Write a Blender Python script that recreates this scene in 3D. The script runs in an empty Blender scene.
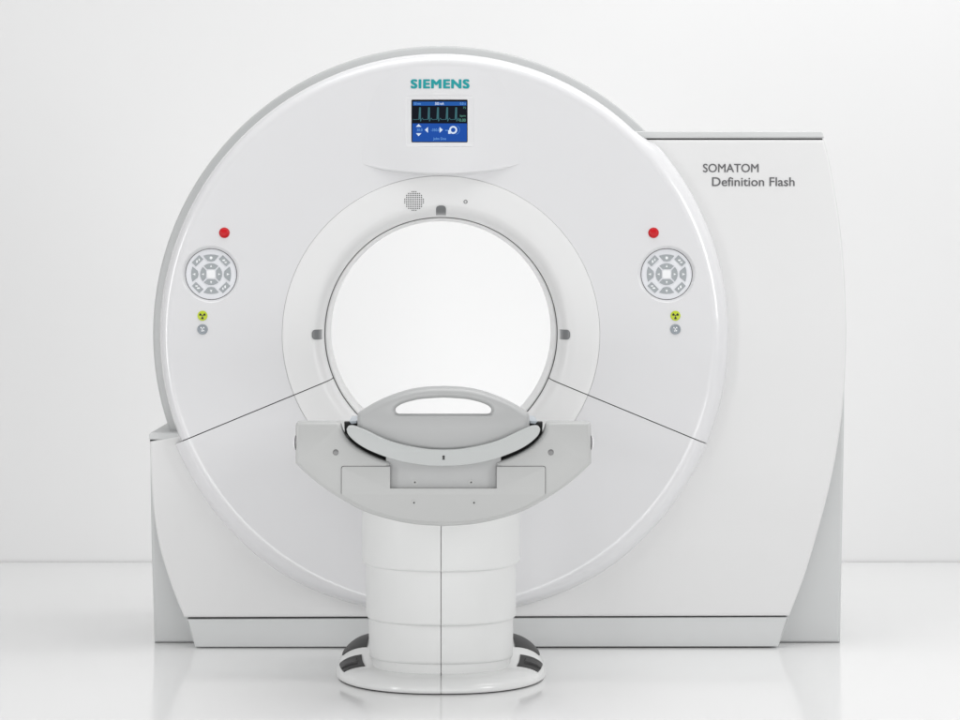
import bpy, bmesh, math, random
from mathutils import Vector
from mathutils.geometry import tessellate_polygon
R = math.radians
random.seed(4)
scene = bpy.context.scene
COL = scene.collection

# ------------------------------------------------------------------ camera
F, CX, CY, H, D0 = 2950.0, 441.0, 262.0, 1.317, 10.0      # focal (px), vanishing point, eye height, distance
cam = bpy.data.cameras.new('camera')
cam.sensor_width = 36
cam.lens = F / 960 * 36
cam.shift_x = (480 - CX) / 960
cam.shift_y = -(360 - CY) / 960
cam.clip_end = 200
co = bpy.data.objects.new('camera', cam)
COL.objects.link(co)
co.location = (0, -D0, H)
co.rotation_euler = (R(90), 0, 0)
scene.camera = co

# ------------------------------------------------------------------ world, lamps, exposure
w = bpy.data.worlds.new('World')
scene.world = w
w.use_nodes = True
bg = w.node_tree.nodes['Background']
bg.inputs[1].default_value = 0.55
nt = w.node_tree                      # white studio, dimmer behind the photographer
tcw = nt.nodes.new('ShaderNodeTexCoord')
sxyz = nt.nodes.new('ShaderNodeSeparateXYZ')
rampw = nt.nodes.new('ShaderNodeMapRange')
rampw.interpolation_type = 'SMOOTHSTEP'
rampw.inputs['From Min'].default_value = -1.0
rampw.inputs['From Max'].default_value = -0.35
rampw.inputs['To Min'].default_value = 0.42
rampw.inputs['To Max'].default_value = 1.0
nt.links.new(tcw.outputs['Generated'], sxyz.inputs[0])
nt.links.new(sxyz.outputs['Y'], rampw.inputs['Value'])
nt.links.new(rampw.outputs['Result'], bg.inputs['Color'])

def area(name, loc, target, sx, sy, power, col=(1, 1, 1)):
    l = bpy.data.lights.new(name, 'AREA')
    l.shape = 'RECTANGLE'
    l.size, l.size_y, l.energy, l.color = sx, sy, power, col
    o = bpy.data.objects.new(name, l)
    COL.objects.link(o)
    o.location = loc
    o.rotation_euler = (Vector(target) - Vector(loc)).to_track_quat('-Z', 'Y').to_euler()
    return o
area('overhead_softbox', (0.3, -1.3, 5.2), (0.1, -0.7, 0.6), 4.6, 3.0, 100)
area('left_softbox', (-4.6, -4.0, 1.4), (0, 0, 0.8), 0.8, 2.8, 68)
area('right_softbox', (4.8, -3.8, 2.5), (0.3, 0, 0.7), 1.2, 2.6, 88)
area('low_front_fill', (0.0, -4.6, 0.26), (0, -0.3, 0.5), 5.4, 0.4, 38)  # added fill lamp that brightens the lower gantry, no studio softbox
area('background_lamp', (2.3, 0.2, 5.8), (2.2, 2.95, 0.9), 4.5, 0.8, 78)
area('bore_background_lamp', (0.0, 1.25, 0.35), (0.0, 2.95, 1.5), 1.2, 0.25, 6.5)

scene.view_settings.view_transform = 'Standard'
scene.view_settings.look = 'None'
scene.view_settings.exposure = 0.03
scene.view_settings.gamma = 1.0

# ------------------------------------------------------------------ materials
MATS = {}
def mat(name, col, rough=0.4, spec=0.5, coat=0.0, emit=None, vary=0.015, scale=6.0, metal=0.0):
    if name in MATS:
        return MATS[name]
    m = bpy.data.materials.new(name)
    m.use_nodes = True
    nt = m.node_tree
    b = nt.nodes['Principled BSDF']
    if not isinstance(col, (tuple, list)):
        col = (col, col, col)
    b.inputs['Base Color'].default_value = (*col, 1)
    b.inputs['Specular IOR Level'].default_value = spec
    b.inputs['Metallic'].default_value = metal
    b.inputs['Coat Weight'].default_value = coat
    b.inputs['Coat Roughness'].default_value = 0.04
    if emit:
        b.inputs['Base Color'].default_value = (0.004, 0.004, 0.005, 1)
        b.inputs['Emission Color'].default_value = (*col, 1)
        b.inputs['Emission Strength'].default_value = emit
    tc = nt.nodes.new('ShaderNodeTexCoord')
    n = nt.nodes.new('ShaderNodeTexNoise')
    n.inputs['Scale'].default_value = scale
    n.inputs['Detail'].default_value = 5
    mr = nt.nodes.new('ShaderNodeMapRange')
    mr.inputs['To Min'].default_value = max(0.02, rough - vary)
    mr.inputs['To Max'].default_value = min(1, rough + vary)
    nt.links.new(tc.outputs['Object'], n.inputs['Vector'])
    nt.links.new(n.outputs['Fac'], mr.inputs['Value'])
    nt.links.new(mr.outputs['Result'], b.inputs['Roughness'])
    MATS[name] = m
    return m

WHITE = mat('white_gloss_plastic', (0.718, 0.718, 0.729), 0.23, 0.5, 0.35)
PANEL = mat('white_satin_panel', (0.718, 0.718, 0.718), 0.42, 0.45)
RING = mat('bore_ring_plastic', (0.76, 0.76, 0.76), 0.36, 0.45)
TUBE = mat('bore_liner', (0.86, 0.86, 0.86), 0.45, 0.4)
GREY = mat('light_grey_trim', (0.60, 0.61, 0.61), 0.42)
TABLE = mat('table_grey', (0.455, 0.46, 0.455), 0.38)
TABLE2 = mat('table_grey_dark', (0.415, 0.42, 0.42), 0.36)
CRADLE = mat('cradle_grey', (0.475, 0.49, 0.487), 0.45)
COLUMN = mat('column_white', (0.72, 0.725, 0.72), 0.42, 0.4, 0.0)
FOOT = mat('foot_white', (0.74, 0.745, 0.74), 0.22, 0.5, 0.2)
SEAL_GAP_BLACK = mat('seal_gap_black', 0.012, 0.6)  # seals, also the strips whose black stands for shade in the panel gaps
BLACK = mat('black_plastic', 0.015, 0.35)
PEDAL = mat('anthracite_plastic', 0.035, 0.45, 0.3)
SCREW = mat('screw_grey', 0.20, 0.35, metal=0.3)
KEY = mat('key_grey', (0.35, 0.375, 0.39), 0.32)
KEYPANEL = mat('keypad_white', (0.76, 0.77, 0.80), 0.35)
ICON = mat('icon_white', (0.85, 0.86, 0.87), 0.4)
RED = mat('red_button', (0.55, 0.008, 0.014), 0.3, 0.3, 0.0)
LIME = mat('lime_lamp', (0.50, 0.60, 0.03), 0.35)
KNOB = mat('grey_knob', (0.30, 0.33, 0.36), 0.35)
TEAL = mat('teal_print', (0.005, 0.30, 0.32), 0.5)
INK = mat('dark_grey_print', (0.12, 0.12, 0.125), 0.5)
LASER = mat('laser_window', (0.18, 0.185, 0.19), 0.3)
def lit(name, col): return mat(name, col, 0.25, 0.12, emit=1.0)
SC_BLACK = lit('screen_black', (0.003, 0.005, 0.010))
SC_BLUE = lit('screen_blue', (0.011, 0.075, 0.37))
SC_BAR = lit('screen_bar_blue', (0.016, 0.10, 0.38))
SC_WHITE = lit('screen_white', (0.66, 0.76, 0.90))
SC_TEXT = lit('screen_pale_blue', (0.16, 0.36, 0.72))
SC_TRACE = lit('screen_trace_teal', (0.045, 0.14, 0.16))
SC_GREEN = lit('screen_green', (0.09, 0.26, 0.20))

# ------------------------------------------------------------------ helpers
def P(px, py, Y):
    """world point of a measured photo position at depth Y"""
    k = (D0 + Y) / F
    return ((px - CX) * k, H - (py - CY) * k)

def finish(name, me, mats, parent, label=None):
    o = bpy.data.objects.new(name, me)
    COL.objects.link(o)
    for m in (mats if isinstance(mats, (list, tuple)) else [mats]):
        me.materials.append(m)
    if parent:
        o.parent = parent
    if label:
        o['label'] = label
    return o

def thing(name, loc, label, cat):
    o = bpy.data.objects.new(name, None)
    COL.objects.link(o)
    o.location = loc
    o['label'], o['category'] = label, cat
    return o

def smooth(pts, n=8):
    """Catmull-Rom through the points (open)"""
    P_ = [pts[0]] + list(pts) + [pts[-1]]
    out = []
    for i in range(1, len(P_) - 2):
        a, b, c, d = P_[i - 1], P_[i], P_[i + 1], P_[i + 2]
        for k in range(n):
            t = k / n
            out.append(tuple(0.5 * (2 * b[j] + (c[j] - a[j]) * t + (2 * a[j] - 5 * b[j] + 4 * c[j] - d[j]) * t * t
                                    + (3 * b[j] - a[j] - 3 * c[j] + d[j]) * t ** 3) for j in (0, 1)))
    out.append(tuple(pts[-1]))
    return out

def rounded(pts, r, n=5):
    """round the corners of a closed polygon; r is a number or one per corner"""
    out = []
    N = len(pts)
    for i in range(N):
        ri = r[i] if isinstance(r, (list, tuple)) else r
        p = Vector(pts[i]); a = Vector(pts[i - 1]); b = Vector(pts[(i + 1) % N])
        if ri <= 0:
            out.append(tuple(p)); continue
        da, db = (a - p), (b - p)
        q = min(ri, da.length * 0.49, db.length * 0.49)
        s, e = p + da.normalized() * q, p + db.normalized() * q
        for k in range(n + 1):
            t = k / n
            out.append(tuple(s * (1 - t) ** 2 + p * 2 * t * (1 - t) + e * t * t))
    return out

def inset(lp, d, sign):
    """loop moved inwards by d (sign = +1 for a counter-clockwise loop)"""
    n = len(lp)
    out = []
    for i in range(n):
        p, a, b = Vector(lp[i]), Vector(lp[i - 1]), Vector(lp[(i + 1) % n])
        e1, e2 = (p - a).normalized(), (b - p).normalized()
        n1, n2 = Vector((-e1.y, e1.x)) * sign, Vector((-e2.y, e2.x)) * sign
        m = n1 + n2
        m = m.normalized() if m.length > 1e-6 else n1
        out.append(tuple(p + m * d / max(0.45, m.dot(n1))))
    return out

def clean(lp, eps=2e-4):
    out = []
    for p in lp:
        if not out or (Vector(p) - Vector(out[-1])).length > eps:
            out.append(tuple(p))
    if (Vector(out[0]) - Vector(out[-1])).length <= eps:
        out.pop()
    return out

def plate(name, loops, y0, depth, bevels, m, parent, bres=4, label=None, bdeep=1.0):
    """closed outlines (x,z), the first filled and the others holes, extruded from y0 back by depth, front edges rounded"""
    bm = bmesh.new()
    caps_f, caps_b, idx_f, idx_b = [], [], [], []
    for li, lp in enumerate(loops):
        lp = clean(lp)
        bevel = bevels[li] if isinstance(bevels, (list, tuple)) else bevels
        ar = sum(lp[i - 1][0] * lp[i][1] - lp[i][0] * lp[i - 1][1] for i in range(len(lp)))
        if ar < 0: lp = lp[::-1]
        sg = 1 if li == 0 else -1
        prev = None
        for k in range(bres + 1):
            t = math.pi / 2 * k / bres
            q = inset(lp, bevel * (1 - math.sin(t)), sg)
            row = [bm.verts.new((x, y0 + bevel * bdeep * (1 - math.cos(t)), z)) for x, z in q]
            if prev:
                for i in range(len(row)):
                    j = (i + 1) % len(row)
                    bm.faces.new((prev[i], prev[j], row[j], row[i])).smooth = True
            else:
                caps_f.append([Vector((x, z, 0)) for x, z in q]); idx_f += row
            prev = row
        row = [bm.verts.new((x, y0 + depth, z)) for x, z in lp]
        for i in range(len(row)):
            j = (i + 1) % len(row)
            bm.faces.new((prev[i], prev[j], row[j], row[i])).smooth = True
        caps_b.append([Vector((x, z, 0)) for x, z in lp]); idx_b += row
    for caps, idx in ((caps_f, idx_f), (caps_b, idx_b)):
        for t in tessellate_polygon(caps):
            try: bm.faces.new([idx[i] for i in t])
            except ValueError: pass
    bmesh.ops.recalc_face_normals(bm, faces=bm.faces)
    me = bpy.data.meshes.new('m')
    bm.to_mesh(me); bm.free()
    me.set_sharp_from_angle(angle=R(40))
    return finish(name, me, m, parent, label)

def pxloop(pts, Y):
    return [P(a, b, Y) for a, b in pts]

def grid_mesh(rows, closed=False, smooth_=True):
    """faces between successive rows of points"""
    bm = bmesh.new()
    vr = [[bm.verts.new(p) for p in r] for r in rows]
    n = len(rows[0])
    for i in range(len(vr) - 1):
        for j in range(n if closed else n - 1):
            k = (j + 1) % n
            try:
                bm.faces.new((vr[i][j], vr[i][k], vr[i + 1][k], vr[i + 1][j]))
            except ValueError:
                pass
    return bm

def bm_out(bm, ang=35):
    bmesh.ops.remove_doubles(bm, verts=bm.verts, dist=1e-6)
    bmesh.ops.recalc_face_normals(bm, faces=bm.faces)
    for f in bm.faces:
        f.smooth = True
    me = bpy.data.meshes.new('m')
    bm.to_mesh(me); bm.free()
    me.set_sharp_from_angle(angle=R(ang))
    return me

def cut_opening(me, loop, m_in=1.0):
    """open a hole bounded by loop (x,y,z points) in a nearly flat, forward facing sheet"""
    bm = bmesh.new(); bm.from_mesh(me)
    cx = sum(p[0] for p in loop) / len(loop); cz = sum(p[2] for p in loop) / len(loop)
    L2 = [(p[0] - cx, p[2] - cz) for p in loop]
    L2 = [(x * m_in, z * m_in) for x, z in L2]
    def inside(x, z):
        x -= cx; z -= cz; c = False
        for (x1, z1), (x2, z2) in zip(L2, L2[1:] + L2[:1]):
            if (z1 > z) != (z2 > z) and x < (x2 - x1) * (z - z1) / (z2 - z1) + x1:
                c = not c
        return c
    xs = [p[0] for p in loop]; zs = [p[2] for p in loop]
    kill = set()
    for f in bm.faces:
        if f.normal.y > -0.6: continue
        fx = [v.co.x for v in f.verts]; fz = [v.co.z for v in f.verts]
        if max(fx) < min(xs) - .01 or min(fx) > max(xs) + .01 or max(fz) < min(zs) - .01 or min(fz) > max(zs) + .01:
            continue
        vs = [v.co for v in f.verts]
        hit = any(inside(v.x, v.z) for v in vs)
        if not hit:
            hit = any(min(fx) - 2e-4 <= p[0] <= max(fx) + 2e-4 and min(fz) - 2e-4 <= p[2] <= max(fz) + 2e-4 for p in loop)
        if hit: kill.add(f)
    rim = [e for f in kill for e in f.edges if any(g not in kill for g in e.link_faces)]
    rim = list(dict.fromkeys(rim))
    keep = {v for e in rim for v in e.verts}
    bmesh.ops.delete(bm, geom=list(kill), context='FACES')
    rim = [e for e in rim if e.is_valid]
    vs = [bm.verts.new(p) for p in loop]
    es = [bm.edges.new((vs[i], vs[(i + 1) % len(vs)])) for i in range(len(vs))]
    res = bmesh.ops.triangle_fill(bm, edges=rim + es, use_beauty=True, use_dissolve=False, normal=Vector((0, -1, 0)))
    for g in res['geom']:
        if isinstance(g, bmesh.types.BMFace):
            g.smooth = True
            if g.normal.y > 0: g.normal_flip()
    bm.to_mesh(me); bm.free()
    me.set_sharp_from_angle(angle=R(35))

def sstep(a, b, x):
    t = max(0, min(1, (x - a) / (b - a)))
    return t * t * (3 - 2 * t)

# ------------------------------------------------------------------ setting
def sheet(name, corners, m):
    bm = bmesh.new()
    bm.faces.new([bm.verts.new(c) for c in corners])
    o = finish(name, bm_out(bm), m, None)
    o['kind'] = 'structure'
    return o
FLOORM = mat('white_studio_floor', (0.82, 0.82, 0.82), 0.12, 0.5, vary=0.02, scale=1.5)
WALLM = mat('white_studio_wall', (0.84, 0.84, 0.84), 0.8, 0.2)
WY = 2.95
sheet('floor', [(-14, -14, 0), (14, -14, 0), (14, WY, 0), (-14, WY, 0)], FLOORM)
sheet('floor_joint', [(-14, WY - 0.004, 0.002), (14, WY - 0.004, 0.002), (14, WY - 0.004, 0.007), (-14, WY - 0.004, 0.007)], mat('joint_grey', 0.74, 0.7))
sheet('wall', [(-14, WY, 0), (14, WY, 0), (14, WY, 9), (-14, WY, 9)], WALLM)

# ------------------------------------------------------------------ gantry
ZC = H - 73 / 295.0
G = thing('ct_gantry', (0, 0, 0),
          'large white ring scanner with round bore, blue screen and grey plinth on the floor', 'CT scanner')
FACE = [(0.920, 0.0), (0.912, 0.0012), (0.88, 0.0055), (0.80, 0.0145), (0.72, 0.022), (0.64, 0.0285), (0.56, 0.0345), (0.541, 0.036)]
RINGP = [(0.5402, 0.044), (0.5402, 0.0345), (0.5392, 0.0328), (0.537, 0.0322), (0.52, 0.0330), (0.49, 0.0350), (0.465, 0.0375), (0.445, 0.0405),
         (0.434, 0.0445), (0.4245, 0.0515), (0.4165, 0.0625), (0.4105, 0.080), (0.4065, 0.105), (0.404, 0.140), (0.4025, 0.192)]
RINGP = [(r, y + 0.001) for r, y in RINGP]
def interp(prof, r):
    q = sorted(prof)
    if r <= q[0][0]: return q[0][1]
    for (a, ya), (b, yb) in zip(q, q[1:]):
        if r <= b:
            return ya + (yb - ya) * (r - a) / (b - a)
    return q[-1][1]
def face_y(x, z):
    return interp(FACE, math.hypot(x, z - ZC))
def ring_y(r):
    return interp(RINGP[1:], r)

SPLIT = 22.3
PANEL_Y = 0.058
def cover_profile(th, low=False):
    t = (th + 360) % 360
    a = 1 if low else (1 - sstep(40, 47, t) if t < 60 else 0 if t < 210 else 1)      # does the rim blend into the cabinet here
    r1 = 0.962 + 0.020 * sstep(8, 40, abs(t - 270))
    rim0 = [(0.958, 0.150), (0.958, 0.080), (0.9575, 0.055), (0.955, 0.036), (0.950, 0.020), (0.943, 0.009), (0.934, 0.0025)]
    rim1 = []
    pd = PANEL_Y + 0.006
    for k in range(7):                    # broad rounded shoulder that runs into the cabinet panel
        f = R(78) * (7 - k) / 7
        rim1.append((0.921 + (r1 - 0.921) * math.sin(f) / math.sin(R(78)), pd * (1 - math.cos(f)) / (1 - math.cos(R(78)))))
    return [(p[0] * (1 - a) + q[0] * a, p[1] * (1 - a) + q[1] * a) for p, q in zip(rim0, rim1)]
DENSE = []
for (a, ya), (b, yb) in zip(FACE, FACE[1:]):
    n = max(1, int(abs(a - b) / 0.03))
    for k in range(n):
        DENSE.append((a + (b - a) * k / n, ya + (yb - ya) * k / n))
DENSE += [FACE[-1], (0.5408, 0.037), (0.5408, 0.042)]
def lathe_sector(proffn, a0, a1, gap=0.0, n=220, back=0.02):
    """profile revolved about the bore axis between two angles (degrees), ends pulled in by gap metres"""
    rows = []
    for i in range(n + 1):
        th = a0 + (a1 - a0) * i / n
        row = []
        for r, y in proffn(th):
            t = R(th)
            g = gap / r
            if i == 0: t += g
            if i == n: t -= g
            row.append((r * math.cos(t), y, ZC + r * math.sin(t)))
        rows.append(row)
    # thickness at the two ends
    def shift(row): return [(x, y + back, z) for x, y, z in row]
    rows = [shift(rows[0])] + rows + [shift(rows[-1])]
    return grid_mesh(rows)
full = lambda th: cover_profile(th) + DENSE
full_low = lambda th: cover_profile(th, True) + DENSE
GAP = 0.0016
upper = finish('upper_front_cover', bm_out(lathe_sector(full, -SPLIT, 180 + SPLIT, GAP, 420)), WHITE, G)
finish('lower_front_cover', bm_out(lathe_sector(full_low, 180 + SPLIT, 360 - SPLIT, GAP, 300)), WHITE, G)
ringf = lambda th: RINGP
ring = finish('bore_ring', bm_out(lathe_sector(ringf, -SPLIT, 180 + SPLIT, GAP, 220)), RING, G)
finish('bore_ring', bm_out(lathe_sector(ringf, 180 + SPLIT, 360 - SPLIT, GAP, 120)), RING, G)
# dark seal behind the joints
seal = [(0.950, 0.035), (0.93, 0.020), (0.80, 0.036), (0.56, 0.063), (0.539, 0.063), (0.49, 0.061), (0.44, 0.069), (0.425, 0.079), (0.414, 0.113), (0.409, 0.16), (0.406, 0.196)]
for c in (-SPLIT, 180 + SPLIT):
    finish('joint_seal', bm_out(lathe_sector(lambda th: seal, c - 0.8, c + 0.8, 0, 4, 0.01)), SEAL_GAP_BLACK, G)
# inner liner of the bore with the dark gap in front of it
def lathe_full(prof, n=200):
    rows = [[(r * math.cos(2 * math.pi * i / n), y, ZC + r * math.sin(2 * math.pi * i / n)) for i in range(n)] for r, y in prof]
    return grid_mesh(rows, closed=True)
finish('bore_gap_seal', bm_out(lathe_full([(0.406, 0.188), (0.407, 0.1985), (0.394, 0.1992), (0.394, 0.21)])), mat('seam_dark', 0.20, 0.6), G)
finish('bore_liner', bm_out(lathe_full([(0.4012, 0.30), (0.4012, 0.201), (0.3995, 0.1955), (0.395, 0.1960), (0.3925, 0.202), (0.3925, 0.40), (0.3935, 0.59),
                                        (0.41, 0.63), (0.46, 0.70), (0.55, 0.76)])), TUBE, G)
# grey rear shell whose edge shows around the white cover
finish('rear_shell', bm_out(lathe_full([(0.55, 0.76), (0.90, 0.80), (0.975, 0.78), (0.992, 0.74), (0.992, 0.165), (0.989, 0.155), (0.982, 0.150), (0.90, 0.149)], 480)), mat('shell_grey', (0.50, 0.51, 0.51), 0.4), G)

# cabinet front panel
def arc(r, a0, a1, n=60):
    return [(r * math.cos(R(a0 + (a1 - a0) * i / n)), ZC + r * math.sin(R(a0 + (a1 - a0) * i / n))) for i in range(n + 1)]
right_edge = smooth([(824.5, 139.5), (830.5, 165), (837.5, 205), (843, 250), (846, 300), (846.5, 345), (844, 395), (838, 445), (829, 490),
                     (817, 535), (804, 578), (789.5, 616)], 6)
left_edge = smooth([(184, 617.5), (175.5, 597), (167, 573), (159, 545), (154, 515), (151, 480), (149.5, 441.5)], 6)
pan = [P(615, 139.5, PANEL_Y)] + pxloop(right_edge, PANEL_Y) + pxloop(left_edge, PANEL_Y) + arc(0.86, 202, 45)
plate('front_panel', [pan, arc(0.70, 0, 358, 90)], PANEL_Y, 0.10, 0.010, PANEL, G)
# body behind it
BY = 0.20
body_right = smooth([(820, 141), (830, 180), (838, 230), (842.5, 280), (844.5, 330), (844.5, 420), (842.5, 530), (840.5, 642.6)], 5)
bpts = [P(600, 141, BY)] + pxloop(body_right, BY) + pxloop([(154.2, 642.6)], BY) + pxloop(smooth([(152, 570), (150.5, 500), (150, 441)], 4), BY) + arc(0.86, 202, 45)
plate('cabinet_body', [bpts, arc(0.70, 0, 358, 90)], BY, 0.56, 0.012, GREY, G)
# plinth, trims and black strips put in for the shade inside the gaps
plate('plinth', [rounded(pxloop([(186.2, 619.2), (788.8, 617.2), (778.3, 646.6), (195.2, 647.2)], PANEL_Y + 0.004), 0.004)], PANEL_Y + 0.004, 0.4, 0.004, GREY, G)
plate('gap_shade', [pxloop([(187, 612), (787, 612), (785, 622), (189, 622)], PANEL_Y + 0.03)], PANEL_Y + 0.03, 0.03, 0.001, SEAL_GAP_BLACK, G)
plate('top_trim', [rounded(pxloop([(612, 131.2), (822.3, 131.2), (824.3, 138.2), (612, 138.2)], PANEL_Y + 0.002), [0, 0.008, 0.004, 0])], PANEL_Y + 0.002, 0.66, 0.004, GREY, G)
plate('gap_shade', [pxloop([(612, 136), (822, 136), (823, 142), (612, 142)], PANEL_Y + 0.012)], PANEL_Y + 0.012, 0.03, 0.001, SEAL_GAP_BLACK, G)
plate('side_cap', [rounded(pxloop([(149, 432.5), (186, 432.5), (186, 439.6), (149, 439.6)], PANEL_Y + 0.002), [0.012, 0, 0, 0.004])], PANEL_Y + 0.002, 0.62, 0.004, GREY, G)
plate('gap_shade', [pxloop([(150, 438), (186, 438), (186, 443), (150, 443)], PANEL_Y + 0.012)], PANEL_Y + 0.012, 0.03, 0.001, SEAL_GAP_BLACK, G)

# raised housing round the display
def bulge(px, py):
    fx = 1 - sstep(0, 94, abs(px - 441))
    r = math.hypot(px - 441, py - 335) * D0 / F      # radius from the bore axis
    return (interp(FACE, r) * 1.35 + 0.002) * fx - 0.0016
def lip(px):
    return 173 - 7.0 * ((px - 441) / 69.0) ** 2
def house_y(x, z):
    r = math.hypot(x, z - ZC)
    k = D0 / F
    px, py = CX + x / k, CY + (H - z) / k
    return interp(FACE, r) - bulge(px, py) + 0.0012
k0 = D0 / F
rows = []
NU, NV = 90, 50
for j in range(NV + 1):
    row = []
    for i in range(NU + 1):
        px = 441 - 100 + 200 * i / NU
        top = 335 - math.sqrt(269.5 ** 2 - (px - 441) ** 2)
        py = top + (lip(px) - top) * j / NV
        x, z = (px - CX) * k0, H - (py - CY) * k0
        row.append((x, house_y(x, z), z))
    rows.append(row)
# rolled lower lip
for dz, fy in ((0.003, 0.10), (0.006, 0.35), (0.0065, 1.0)):
    row = []
    for i in range(NU + 1):
        x, y, z = rows[NV][i]
        b = bulge(441 - 100 + 200 * i / NU, lip(441 - 100 + 200 * i / NU))
        row.append((x, y + fy * (b + 0.006), z - dz * max(0, min(1, b / 0.012))))
    rows.append(row)
housing = finish('display_housing', bm_out(grid_mesh(rows), 50), WHITE, G)

# ---- lettering
def text_mesh(body, size=1.0, offset=0.0, extrude=0.0, spacing=1.0):
    cu = bpy.data.curves.new('t', 'FONT')
    cu.body = body; cu.size = size; cu.offset = offset; cu.extrude = extrude; cu.space_character = spacing
    cu.resolution_u = 6
    o = bpy.data.objects.new('t', cu); COL.objects.link(o)
    dg = bpy.context.evaluated_depsgraph_get()
    me = bpy.data.meshes.new_from_object(o.evaluated_get(dg))
    bpy.data.objects.remove(o)
    return me
def lettering(name, body, box, Y, surf, m, parent, bold=0.0, spacing=1.0, raise_=0.0012, label=None):
    """letters fitted to the photo box (x0,y0,x1,y1) on a surface y=surf(x,z); bold thickens the strokes (fraction of the letter height)"""
    me0 = text_mesh(body, 1.0, 0.0, 0.01, spacing)
    src = [(v.co.x, v.co.y, v.co.z) for v in me0.vertices]
    faces = [list(p.vertices) for p in me0.polygons]
    hgt = max(p[1] for p in src) - min(p[1] for p in src)
    d = bold * hgt
    shifts = [(0, 0)] if not bold else [(0, 0), (d, 0), (-d, 0), (d * .7, d * .7), (-d * .7, -d * .7), (d * .7, -d * .7), (-d * .7, d * .7)]
    pts, fs = [], []
    for k, (sx, sy) in enumerate(shifts):
        n0 = len(pts)
        pts += [(p[0] + sx, p[1] + sy, p[2], k) for p in src]
        fs += [[i + n0 for i in f] for f in faces]
    x_, X_ = min(p[0] for p in pts), max(p[0] for p in pts)
    y_, Y_ = min(p[1] for p in pts), max(p[1] for p in pts)
    x0, z1 = P(box[0], box[1], Y); x1, z0 = P(box[2], box[3], Y)
    out = []
    for px, py, pz, k in pts:
        x = x0 + (px - x_) / (X_ - x_) * (x1 - x0)
        z = z0 + (py - y_) / (Y_ - y_) * (z1 - z0)
        out.append((x, surf(x, z) - (raise_ + k * 0.00006 if pz > 0 else -0.001 - k * 0.00006), z))
    me = bpy.data.meshes.new('m')
    me.from_pydata(out, [], fs)
    bm = bmesh.new(); bm.from_mesh(me); bmesh.ops.recalc_face_normals(bm, faces=bm.faces)
    bm.to_mesh(me); bm.free()
    return finish(name, me, m, parent, label)
lettering('brand_lettering', 'SIEMENS', (410.6, 79.2, 469.6, 88.6), 0.0, house_y, TEAL, G, bold=0.075, spacing=1.14)
psurf = lambda x, z: PANEL_Y
lettering('model_lettering', 'SOMATOM', (703.0, 163.8, 758.6, 172.3), PANEL_Y, psurf, INK, G, bold=0.015)
lettering('model_lettering', 'Definition Flash', (712.0, 177.2, 794.6, 186.2), PANEL_Y, psurf, INK, G, bold=0.015)

# ---- display
HY = house_y(*P(440, 121, 0))
DY = HY
SY = HY + 0.0095
def rrect(x0, y0, x1, y1, r, Y, n=4):
    return rounded(pxloop([(x0, y0), (x1, y0), (x1, y1), (x0, y1)], Y), r, n)
def frame_rows(specs):
    return [[(x, y, z) for x, z in rrect(*b, r, 0)] for b, r, y in specs]
BZ = [((405.2, 95.6, 474.4, 146.4), 0.012), ((405.9, 96.3, 473.7, 145.7), 0.0115), ((407.2, 97.2, 472.2, 144.8), 0.010), ((411.4, 99.5, 467.6, 142.4), 0.004), ((411.4, 99.5, 467.6, 142.4), 0.004)]
rows = []
for k, (bx, r) in enumerate(BZ):
    row = []
    for x, z in rrect(*bx, r, 0, 6):
        hy = house_y(x, z)
        row.append((x, (hy - 0.0002, hy + 0.0006, hy + 0.0022, SY - 0.0006, SY + 0.002)[k], z))
    rows.append(row)
cut_opening(housing.data, [tuple(p) for p in rows[0]])
disp = finish('display', bm_out(grid_mesh(rows, closed=True), 30), WHITE, G)
def quad_bm(bm, pts, y, mi=0):
    vs = [bm.verts.new((x, y, z)) for x, z in pts]
    f = bm.faces.new(vs)
    f.material_index = mi
    return f
def flat_part(name, polys, y, mats, parent, depth=0.0, label=None):
    """front facing flat pieces; polys = [(pts, mat index)]"""
    bm = bmesh.new()
    for pts, mi in polys:
        f = quad_bm(bm, pts, y, mi)
    bmesh.ops.recalc_face_normals(bm, faces=bm.faces)
    for f in bm.faces:
        if f.normal.y > 0: f.normal_flip()
    me = bpy.data.meshes.new('m'); bm.to_mesh(me); bm.free()
    return finish(name, me, mats, parent, label)
def box(x0, y0, x1, y1): return pxloop([(x0, y0), (x1, y0), (x1, y1), (x0, y1)], 0)
plate('screen', [rrect(411.4, 99.5, 467.6, 142.4, 0.003, 0)], SY, 0.004, 0.0005, SC_BLACK, disp)
flat_part('status_bar', [(box(413, 101.6, 466.4, 105.6), 0)], SY - 0.0006, SC_BAR, disp)
flat_part('control_area', [(box(412.4, 123.4, 466.8, 141.6), 0)], SY - 0.0006, SC_BLUE, disp)
scr = lambda x, z: SY - 0.0010
def stext(t, b, m, off=0.0): lettering('screen_text', t, b, 0, scr, m, disp, off, 1.0, 0.0004)
stext('0.0 mm', (414, 102.4, 420.8, 104.7), SC_TEXT, 0.02)
stext('500 mA', (435, 102.2, 444, 104.9), SC_WHITE, 0.02)
stext('0.0 s', (460, 102.4, 465.6, 104.7), SC_TEXT, 0.02)
stext('75', (463, 106.6, 465.8, 108.8), SC_GREEN, 0.01)
stext('bpm', (460, 114.6, 465.6, 117.4), SC_GREEN, 0.01)
stext('-0.00', (458.2, 118.6, 465.8, 121.6), SC_GREEN, 0.03)
stext('30.0', (416.8, 128.6, 422.4, 131.2), SC_TEXT, 0.01)
stext('-350.0', (431, 128.6, 439.6, 131.2), SC_TEXT, 0.01)
stext('John Doe', (433.2, 137.4, 446.2, 140.6), SC_TEXT, 0.01)
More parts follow.
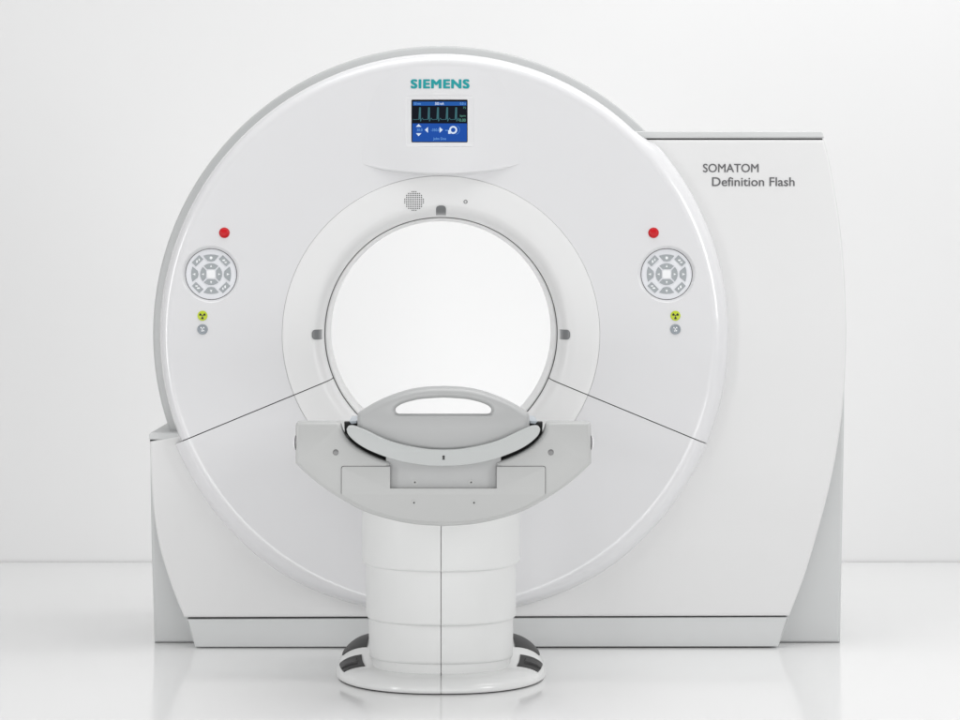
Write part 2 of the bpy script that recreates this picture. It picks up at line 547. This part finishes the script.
# heart trace
tr = [(413, 119.4)]
for c in (420, 429, 438, 447.2, 456.2):
    tr += [(c - 4.2, 119.6), (c - 2.2, 119.3), (c - 1.1, 119.6), (c - 0.5, 107.4), (c + 0.5, 107.4), (c + 0.5, 121.4), (c + 1.4, 119.4), (c + 2.4, 118.0), (c + 3.2, 119.6)]
tr += [(458, 119.6)]
polys = []
for (a, b), (c, d) in zip(tr, tr[1:]):
    L = math.hypot(c - a, d - b) or 1
    wd = 0.42 if abs(d - b) > 4 else 0.26
    nx, ny = -(d - b) / L * wd, (c - a) / L * wd
    polys.append((pxloop([(a + nx, b + ny), (c + nx, d + ny), (c - nx, d - ny), (a - nx, b - ny)], 0), 0))
for c in (420, 429, 438, 447.2, 456.2):
    polys.append((box(c - 0.5, 107.4, c + 0.5, 119), 0))
flat_part('heart_trace', polys, SY - 0.0007, SC_TRACE, disp)
def tri(a, b, c): return pxloop([a, b, c], 0)
for t in (tri((416, 126.8), (418.6, 123.9), (421.4, 126.8)), tri((416, 133.2), (421.4, 133.2), (418.6, 136.2)),
          tri((424.8, 129.8), (428, 127), (428, 132.8)), tri((439.6, 127), (442.8, 129.8), (439.6, 132.8))):
    flat_part('arrow_icon', [(t, 0)], SY - 0.0010, SC_WHITE, disp)
cx_, cy_ = 453.2, 129.9
polys = []
for i in range(28):
    a, b = 2 * math.pi * i / 28, 2 * math.pi * (i + 1) / 28
    pt = lambda r, t, ox=0: (cx_ + ox + r * math.cos(t), cy_ + r * math.sin(t))
    polys.append((pxloop([pt(2.3, a), pt(4.0, a), pt(4.0, b), pt(2.3, b)], 0), 0))
    if -1.2 < ((a + math.pi) % (2 * math.pi)) - math.pi < 1.2:
        polys.append((pxloop([pt(4.3, a, 2), pt(4.6, a, 2), pt(4.6, b, 2), pt(4.3, b, 2)], 0), 1))
polys.append((box(448.2, 130.2, 450.6, 133.8), 0))
polys.append((box(445.2, 130.0, 448.4, 130.7), 1))
flat_part('scanner_icon', polys, SY - 0.0010, [SC_WHITE, SC_TEXT], disp)

# ---- things mounted on the cover, shaped in (u, v, height) around a centre and laid onto the surface
def mounted(name, build, cpx, mats, parent, label=None, surf=face_y, ang=40):
    cx, cz = P(cpx[0], cpx[1], 0.01)
    bm = bmesh.new()
    build(bm)
    for v in bm.verts:
        x, z = cx + v.co.x, cz + v.co.y
        v.co = (x, surf(x, z) - v.co.z, z)
    bmesh.ops.recalc_face_normals(bm, faces=bm.faces)
    for f in bm.faces: f.smooth = True
    me = bpy.data.meshes.new('m'); bm.to_mesh(me); bm.free()
    me.set_sharp_from_angle(angle=R(ang))
    return finish(name, me, mats, parent, label)
PX = 10.01 / F
def disc_bm(bm, prof, n=48, mi=0, cx=0, cy=0):
    """prof: (r, h) rows, closed with a cap at the last one"""
    rr = [[bm.verts.new((cx + r * math.cos(2 * math.pi * i / n), cy + r * math.sin(2 * math.pi * i / n), h)) for i in range(n)] for r, h in prof]
    for a, b in zip(rr, rr[1:]):
        for i in range(n):
            f = bm.faces.new((a[i], a[(i + 1) % n], b[(i + 1) % n], b[i])); f.material_index = mi
    f = bm.faces.new(rr[-1]); f.material_index = mi
def ring_bm(bm, prof, n=64, mi=0):
    rr = [[bm.verts.new((r * math.cos(2 * math.pi * i / n), r * math.sin(2 * math.pi * i / n), h)) for i in range(n)] for r, h in prof]
    for a, b in zip(rr, rr[1:]):
        for i in range(n):
            f = bm.faces.new((a[i], a[(i + 1) % n], b[(i + 1) % n], b[i])); f.material_index = mi
def prism_bm(bm, pts, h0, h1, ins=0.0008, mi=0):
    c = Vector((sum(p[0] for p in pts) / len(pts), sum(p[1] for p in pts) / len(pts)))
    def off(p, d):
        v = Vector(p) - c
        return Vector(p) - v.normalized() * d
    lo = [bm.verts.new((p[0], p[1], h0)) for p in pts]
    mid = [bm.verts.new((p[0], p[1], h1 - ins)) for p in pts]
    hi = [bm.verts.new((*off(p, ins), h1)) for p in pts]
    n = len(pts)
    for a, b in ((lo, mid), (mid, hi)):
        for i in range(n):
            f = bm.faces.new((a[i], a[(i + 1) % n], b[(i + 1) % n], b[i])); f.material_index = mi
    f = bm.faces.new(hi); f.material_index = mi
S = 25.3 / 260 * PX        # keypad drawing unit
def keypad(c):
    cx, cz = P(c[0], c[1], 0.01)
    hole = []
    for i in range(72):
        x, z = cx + 28.8 * PX * math.cos(2 * math.pi * i / 72), cz + 28.8 * PX * math.sin(2 * math.pi * i / 72)
        hole.append((x, face_y(x, z), z))
    cut_opening(upper.data, hole)
    D_ = -0.0135                               # depth of the recess
    rim = mounted('control_panel', lambda bm: ring_bm(bm, [(28.8 * PX, 0.0002), (28.3 * PX, -0.0006), (27.6 * PX, -0.0025), (26.3 * PX, D_ + 0.0012), (25.8 * PX, D_), (25.6 * PX, D_ - 0.003)], 72), c, WHITE, G)
    mounted('panel_gap', lambda bm: disc_bm(bm, [(25.9 * PX, D_ - 0.002), (25.8 * PX, D_ - 0.001)]), c, mat('seam_grey', 0.10, 0.6), rim)
    mounted('panel_face', lambda bm: disc_bm(bm, [(25.15 * PX, D_ - 0.002), (25.15 * PX, D_ + 0.0016), (24.8 * PX, D_ + 0.0022), (12 * PX, D_ + 0.0022)]), c, KEYPANEL, rim)
    h0, h1 = D_ + 0.0018, D_ + 0.0046
    def rot(pts, a): return [((x * math.cos(a) - y * math.sin(a)) * S, (x * math.sin(a) + y * math.cos(a)) * S) for x, y in pts]
    for k in range(4):
        a = k * math.pi / 2
        trap = [(-78, 190), (-40, 200), (0, 203), (40, 200), (78, 190), (34, 137), (0, 130), (-34, 137)]
        def b1(bm, a=a):
            prism_bm(bm, rot(trap, a), h0, h1)
            if k == 0: disc_bm(bm, [(15 * S, h1), (15 * S, h1 + .0004)], 12, 1, *rot([(0, 168)], a)[0])
            else: prism_bm(bm, rot([(-13, 160), (0, 190), (13, 160)], a), h1, h1 + .0004, .0002, 1)
        mounted('button', b1, c, [KEY, ICON], rim)
        def b2(bm, a=a + math.pi / 4):
            prism_bm(bm, rot([(-53, 166), (-53, 224), (53, 224), (53, 166)], a), h0, h1)
            prism_bm(bm, rot([(-26, 186), (-8, 208), (6, 200), (-10, 180)], a), h1, h1 + .0004, .0002, 1)
            prism_bm(bm, rot([(6, 184), (22, 204), (32, 196), (18, 180)], a), h1, h1 + .0004, .0002, 1)
        mounted('button', b2, c, [KEY, ICON], rim)
        inner = [(112 * math.sin(R(q)), 112 * math.cos(R(q))) for q in (-41, -28, -14, 0, 14, 28, 41)]
        inner = inner + [(40, 52), (-40, 52)]
        def b3(bm, a=a):
            prism_bm(bm, rot(inner, a), h0, h1)
            prism_bm(bm, rot([(-11, 72), (0, 98), (11, 72)], a), h1, h1 + .0004, .0002, 1)
        mounted('button', b3, c, [KEY, ICON], rim)
    mounted('button', lambda bm: prism_bm(bm, rot(rounded([(-43, -43), (43, -43), (43, 43), (-43, 43)], 22), 0), h0, h1), c, ICON, rim, 'white square centre button')
for c, red, lamp, knob in (((210.8, 274.2), (224.3, 232.8), (202.4, 315.8), (202.5, 329.3)), ((667.0, 274.2), (653.6, 232.8), (675.5, 315.8), (675.5, 329.3))):
    keypad(c)
    mounted('emergency_button', lambda bm: disc_bm(bm, [(5.3 * PX, -0.002), (5.3 * PX, 0.001), (4.9 * PX, 0.0014), (4.6 * PX, 0.004), (4.0 * PX, 0.006), (2.6 * PX, 0.0075), (1.0 * PX, 0.008)], 32), red, RED, G)
    l = mounted('radiation_lamp', lambda bm: disc_bm(bm, [(5.0 * PX, -0.002), (5.0 * PX, 0.0018), (4.5 * PX, 0.0028), (2.0 * PX, 0.0030)], 32), lamp, LIME, G)
    def trefoil(bm):
        for k in range(3):
            a = R(30 + 120 * k)
            pts = [(PX * r * math.cos(a + d), PX * r * math.sin(a + d)) for r, d in ((1.1, -.45), (3.3, -.45), (3.5, 0), (3.3, .45), (1.1, .45))]
            prism_bm(bm, pts, 0.0028, 0.0036, 0.0001)
        disc_bm(bm, [(0.6 * PX, 0.0028), (0.6 * PX, 0.0036)], 12)
    mounted('trefoil_symbol', trefoil, lamp, BLACK, l)
    def knob_bm(bm):
        disc_bm(bm, [(5.2 * PX, -0.002), (5.2 * PX, 0.0025), (4.6 * PX, 0.0042), (4.0 * PX, 0.0042), (3.6 * PX, 0.0024), (2.0 * PX, 0.0024)], 32)
        for q in ((-1.5, 1.6), (1.2, 1.7), (-0.2, 0.2), (-0.6, -1.6), (1.0, -1.4)):
            disc_bm(bm, [(0.75 * PX, 0.0024), (0.7 * PX, 0.0032)], 10, 1, q[0] * PX, q[1] * PX)
    mounted('push_button', knob_bm, knob, [KNOB, ICON], G)

# ---- laser windows, loudspeaker holes and microphone on the bore ring
def ring_surf(x, z): return ring_y(math.hypot(x, z - ZC))
def laser(ang):
    bm = bmesh.new()
    hw, r0, r1 = 0.0170, 0.4055, 0.4395
    rows = []
    for i in range(13):
        r = r0 + (r1 - r0) * i / 12
        e = (r - (r1 - 0.012)) / 0.012
        wv = hw * (math.sqrt(max(0, 1 - e * e)) * 0.6 + 0.4 if e > 0 else 1)
        rows.append([(r, s * wv) for s in (-1, -.5, 0, .5, 1)])
    vr = []
    for row in rows:
        vr.append([])
        for r, s in row:
            t = R(ang) + s / r
            vr[-1].append(bm.verts.new((r * math.cos(t), ring_y(r) - 0.0022, ZC + r * math.sin(t))))
    for a, b in zip(vr, vr[1:]):
        for j in range(4):
            bm.faces.new((a[j], a[j + 1], b[j + 1], b[j]))
    bmesh.ops.recalc_face_normals(bm, faces=bm.faces)
    ret = bmesh.ops.extrude_face_region(bm, geom=bm.faces[:])
    for v in [g for g in ret['geom'] if isinstance(g, bmesh.types.BMVert)]:
        v.co.y += 0.006
    finish('laser_window', bm_out(bm, 30), LASER, ring)
for a in (90, 180, 0): laser(a)
def holes(bm):
    for i in range(-5, 6):
        for j in range(-5, 6):
            if i * i + j * j <= 27:
                disc_bm(bm, [(0.58 * PX, 0.0), (0.52 * PX, 0.0012)], 8, 0, (i * 1.86) * PX, (j * 1.86) * PX)
mounted('speaker_grille', holes, (414, 200.8), mat('hole_dark', 0.06, 0.8), ring, surf=ring_surf)
mounted('microphone', lambda bm: (ring_bm(bm, [(2.0 * PX, 0.0), (2.0 * PX, 0.0014), (1.2 * PX, 0.0014), (1.1 * PX, 0.0)], 20)), (465.6, 201.6), SCREW, ring, surf=ring_surf)

# ------------------------------------------------------------------ patient table
T = thing('patient_table', (0, -0.68, 0),
          'grey patient table with handle slot on white telescopic column before the bore', 'examination table')
bpy.context.view_layer.update()
def tparent(o):
    o.matrix_parent_inverse = T.matrix_world.inverted()
    return o
TY = -1.25
def tplate(name, pxloops, dy, depth, bevel, m, parent=T, bres=3, bdeep=1.0):
    loops = [pxloop(l, TY) for l in pxloops]
    o = plate(name, loops, TY + dy, depth, bevel, m, parent, bres, None, bdeep)
    if parent is T: tparent(o)
    return o
def mirror(half):
    """left half (outline order) completed by its mirror image about the table's middle"""
    return half + [(886.8 - x, y) for x, y in reversed(half)]
MX = 443.4
outer_bottom = smooth([(295.5, 463.5), (308, 475.5), (323, 487.5), (343, 500.5), (364, 511.5), (390, 519.8), (415, 524.6), (MX, 526.4)], 5)
inner = smooth([(336.5, 422.4), (340, 424.5), (341.8, 430), (345.3, 437), (354, 445.5), (366, 453), (378, 458.5), (390, 462.8)], 4)
half = [(390, 487.6)] + list(reversed(inner)) + [(298.5, 422.4), (296.3, 423.2), (295.5, 425.4)] + outer_bottom
fairing = tplate('table_end_cover', [mirror(half)], 0.0, 0.10, 0.011, TABLE)
plate_half = [(390.2, 488.2), (390.2, 466.4), (344, 466.4), (342.2, 467), (341.6, 468.6), (341.6, 494.6)] + smooth([(342.4, 495.4), (364, 507.4), (390, 516.0), (415, 520.8), (MX, 522.4)], 4)
def grow(pts, d):
    return [(x + (-d if x < 345 else 0) + (d if x > 541 else 0), y + (-d if y < 470 else -1.2 if y > 490 else 0)) for x, y in pts]
tplate('plate_gap', [grow(mirror(plate_half), 0.5)], -0.0012, 0.02, 0.0004, mat('gap_grey', 0.10, 0.6), fairing)
tplate('access_plate', [mirror(plate_half)], -0.004, 0.02, 0.0022, TABLE, fairing)
tplate('recess_back', [[(386, 452), (501, 452), (501, 491), (386, 491)]], 0.011, 0.045, 0.001, TABLE2)
up = smooth([(346.7, 429), (348, 426.8), (351.5, 426.0), (358, 427.2), (367, 430.6), (379, 436.4), (390, 440.9), (402, 444.4), (415, 447.2), (429, 449.2), (MX, 449.8)], 4)
lo = smooth([(MX, 465.7), (429, 465.2), (413.5, 463.4), (402, 461.2), (390, 458.0), (378, 453.6), (367, 448.8), (358, 443.4), (351.6, 438.0), (348, 433.5), (346.7, 429)], 4)
cr_half = list(reversed(lo))[0:-1]
cr = up + [(886.8 - x, y) for x, y in reversed(up[:-1])] + [(886.8 - x, y) for x, y in reversed(lo[:-1])] + lo[:-1]
# order: up left->middle, right mirrored outwards, then the lower edge back
cr = up + [(886.8 - x, y) for x, y in reversed(up)][1:] + [(886.8 - x, y) for x, y in reversed(lo)][1:] + lo[1:-1]
cradle = tplate('tabletop', [cr], -0.016, 0.07, 0.0025, CRADLE)
tplate('tabletop_bed', [[(MX + (x - MX) * 0.84, y + 2 + (0.16 * abs(x - MX)) * 0.3) for x, y in cr]], 0.112, 1.02, 0.0025, CRADLE, cradle)
tplate('lock_slot', [[(442.6, 455.2), (444.6, 455.2), (444.9, 456.8), (444.4, 457.6), (445, 459.4), (442.2, 459.4), (442.8, 457.6), (442.3, 456.8)]], -0.0168, 0.004, 0.0002, BLACK, cradle)
# black slide bed under the tabletop
bed = [(343.5, 423.2), (357.5, 423.2), (357.5, 440), (529.3, 440), (529.3, 423.2), (543.3, 423.2), (543, 434), (532, 447), (515, 457), (496, 464), (MX, 474), (391, 464), (372, 457), (355, 447), (344, 434)]
tplate('slide_bed', [bed], 0.058, 0.05, 0.001, SEAL_GAP_BLACK)
rail = [[(348.6, 422.2), (356.2, 421.6), (356.2, 424.2), (351, 425.0)], [(538.2, 422.2), (530.6, 421.6), (530.6, 424.2), (535.8, 425.0)]]
for r_ in rail: tplate('slide_rail', [r_], 0.050, 0.3, 0.0006, mat('rail_grey', (0.42, 0.46, 0.50), 0.35))
# end board with hand hole
hb = smooth([(356.8, 417.5), (357.8, 414.2), (361.7, 411.0), (380, 400.6), (403, 391.9), (422, 388.0), (MX, 386.9)], 5)
board = [(356.8, 440)] + hb
board = board + [(886.8 - x, y) for x, y in reversed(board)][1:]
board[-1] = (530, 431); board[0] = (356.8, 431)
hole_top = smooth([(395.0, 411.5), (396.2, 408.2), (401.7, 404.6), (412, 401.4), (423, 399.4), (MX, 398.2)], 5)
hole = [(398.6, 414.9), (396.2, 414.0)] + hole_top
hole = hole + [(886.8 - x, y) for x, y in reversed(hole)][1:]
brd = tplate('end_board', [board + [(522, 436), (506, 443), (480, 451), (443.4, 454), (407, 451), (381, 443), (365, 436)], hole], 0.018, 0.06, [0.0190, 0.0125], TABLE2, bres=7, bdeep=1.7)
# details on the end cover
def tmount(name, cpx, prof, m, dy, parent=fairing, n=24):
    cx, cz = P(cpx[0], cpx[1], TY)
    bm = bmesh.new(); disc_bm(bm, prof, n)
    for v in bm.verts:
        v.co = (cx + v.co.x, TY + dy - v.co.z, cz + v.co.y)
    return finish(name, bm_out(bm), m, parent)
TP = (D0 + TY) / F
for c in ((335.7, 452.3), (550.9, 452.3)):
    tmount('cover_plug', c, [(3.0 * TP, -0.002), (3.0 * TP, 0.0006), (2.6 * TP, 0.0012), (1.2 * TP, 0.0012)], SCREW, 0.0)
for c, d in (((414.9, 482.6), 0.011), ((471.2, 482.6), 0.011), ((414, 502.6), -0.004), ((474, 502.6), -0.004)):
    s = tmount('screw', c, [(3.0 * TP, -0.001), (3.0 * TP, 0.0006), (2.4 * TP, 0.0012), (1.4 * TP, 0.0004)], TABLE, d)
    tmount('screw_socket', c, [(0.85 * TP, 0.0), (0.85 * TP, 0.0008)], BLACK, d - 0.0008, fairing, 12)
for sx in (-1, 1):
    x, z = P(MX + sx * 148.0, 443, TY)
    rows = []
    for k in range(9):
        a = math.pi * k / 8
        rows.append([(x + sx * 0.009 * math.sin(a) * e, TY + 0.03 + 0.025 * f_, z - 0.021 * math.cos(a)) for e, f_ in ((0.3, -1), (0.9, -0.8), (1, -0.3), (1, 0.3), (0.9, 0.8), (0.3, 1))])
    tparent(finish('side_bumper', bm_out(grid_mesh(rows)), WHITE, T))
# beam under the tabletop (runs back to the scanner)
bh = [(350, 440), (320, 440), (318, 466)] + smooth([(322, 474), (345, 492), (380, 507), (415, 515), (MX, 517)], 4)
bm_loop = bh + [(886.8 - x, y) for x, y in reversed(bh)][1:] + [(532, 452), (496, 468), (MX, 478), (391, 468), (354, 452)]
tplate('table_beam', [bm_loop], 0.09, 0.98, 0.008, TABLE)

# telescopic column: three collars, oval plan, narrow joint down the front
def oval(a, b, yc, n=120, e=2.35, groove=0.0):
    pts = []
    for i in range(n):
        t = 2 * math.pi * i / n
        c, s = math.cos(t), math.sin(t)
        pts.append((math.copysign(abs(c) ** (2 / e), c) * a, yc + math.copysign(abs(s) ** (2 / e), s) * b))
    return pts
def with_groove(pts, gw=0.0014, gd=0.010):
    """open a narrow joint at the front middle of the oval"""
    i = min(range(len(pts)), key=lambda k: pts[k][1] + abs(pts[k][0]))
    x, y = pts[i]
    return pts[:i] + [(-gw, y), (-gw * 0.9, y + gd), (gw * 0.9, y + gd), (gw, y)] + pts[i + 1:]
YC = -0.68
def collar(a, b, z0, z1, m, rnd=0.006, dip=0.0):
    rows = []
    specs = [(-0.016, z0 + 0.004), (-0.014, z0), (-0.0105, z0 + 0.0005), (-0.0065, z0 + 0.0012), (-0.003, z0 + 0.0035), (-0.0008, z0 + 0.007), (0, z0 + 0.011), (0, (z0 + z1) / 2), (0, z1 - 0.004), (-0.004, z1)]
    for off, z in specs:
        o = with_groove(oval(a + off, b + off, YC))
        rows.append([(x, y, z + dip * max(0, (y - (YC - b)) / b) ** 1.0 * (1 if z < (z0 + z1) / 2 else 0)) for x, y in o])
    return tparent(finish('column_collar', bm_out(grid_mesh(rows, closed=True), 30), m, T))
collar(0.2487, 0.285, 0.366, 0.62, COLUMN, dip=0.008)
collar(0.2363, 0.268, 0.199, 0.45, COLUMN)
collar(0.2275, 0.250, 0.078, 0.32, COLUMN, dip=-0.006)
collar(0.2190, 0.240, 0.030, 0.20, COLUMN)
# foot
FA, FB, FYC = 0.333, 0.440, -0.59
def foot_h(t):
    c = abs(math.cos(t))
    return 0.050 + 0.074 * sstep(-0.45, 0.40, math.sin(t))
def foot_pt(t, phi, off=0.0):
    c, s = math.cos(t), math.sin(t)
    e = 2.2
    q = lambda v: math.copysign(abs(v) ** (2 / e), v)
    ox, oy = FA * q(c), FYC + FB * q(s)
    ix, iy = 0.216 * q(c), YC + 0.236 * q(s)
    u = 1 - math.cos(phi)
    u = u ** 0.9
    z = 0.014 + (foot_h(t) - 0.014) * math.sin(phi) ** 0.85
    n = Vector((c, s, 0)) * math.cos(phi) + Vector((0, 0, 1)) * math.sin(phi)
    return (ox + (ix - ox) * u + n.x * off, oy + (iy - oy) * u + n.y * off, z + n.z * off)
NT = 160
angs = [2 * math.pi * i / NT for i in range(NT)]
fi = min(range(NT), key=lambda i: abs(angs[i] - 1.5 * math.pi))
g_ = 0.0042
angs = angs[:fi] + [1.5 * math.pi - g_, 1.5 * math.pi - g_ * 0.8, 1.5 * math.pi + g_ * 0.8, 1.5 * math.pi + g_] + angs[fi + 1:]
rows = []
def frow(phi, zf=None, inn=0.0):
    row = []
    for i, t in enumerate(angs):
        off = -0.004 if i in (fi + 1, fi + 2) else 0
        x, y, z = foot_pt(t, phi, off - inn)
        row.append((x, y, z if zf is None else zf))
    return row
rows.append(frow(0, 0.003, 0.006))
rows.append(frow(0, 0.006, 0.001))
for k in range(15):
    rows.append(frow(R(90) * k / 14))
foot = tparent(finish('column_foot', bm_out(grid_mesh(rows, closed=True), 60), FOOT, T))
rows = [frow(0, 0.0, 0.010), frow(0, 0.0045, 0.0045)]
finish('floor_seal', bm_out(grid_mesh(rows, closed=True)), SEAL_GAP_BLACK, foot)
def pedal(t0, t1, p0, p1, off, m, name='foot_pedal', parent=foot):
    rows = []
    for i in range(13):
        t = t0 + (t1 - t0) * i / 12
        ph = [R(p0 + (p1 - p0) * k / 14) for k in range(15)]
        edge = 0 if i in (0, 12) else off
        rows.append([foot_pt(t, p, off if 0 < i < 12 else off * 0.6) for p in ph])
    rows = [[foot_pt(t0, R(p0 + (p1 - p0) * k / 14), -0.004) for k in range(15)]] + rows + [[foot_pt(t1, R(p0 + (p1 - p0) * k / 14), -0.004) for k in range(15)]]
    return finish(name, bm_out(grid_mesh(rows), 40), m, parent)
for sx in (0, 1):
    M_ = (lambda d: R(180 - d)) if sx == 0 else (lambda d: R(d))
    pedal(M_(3), M_(34), 30, 80, 0.004, PEDAL)
    p = pedal(M_(-20), M_(-5), 24, 71, 0.004, PEDAL)
    pedal(M_(-15), M_(-10), 27, 62, 0.010, BLACK, 'pedal_bar', p)
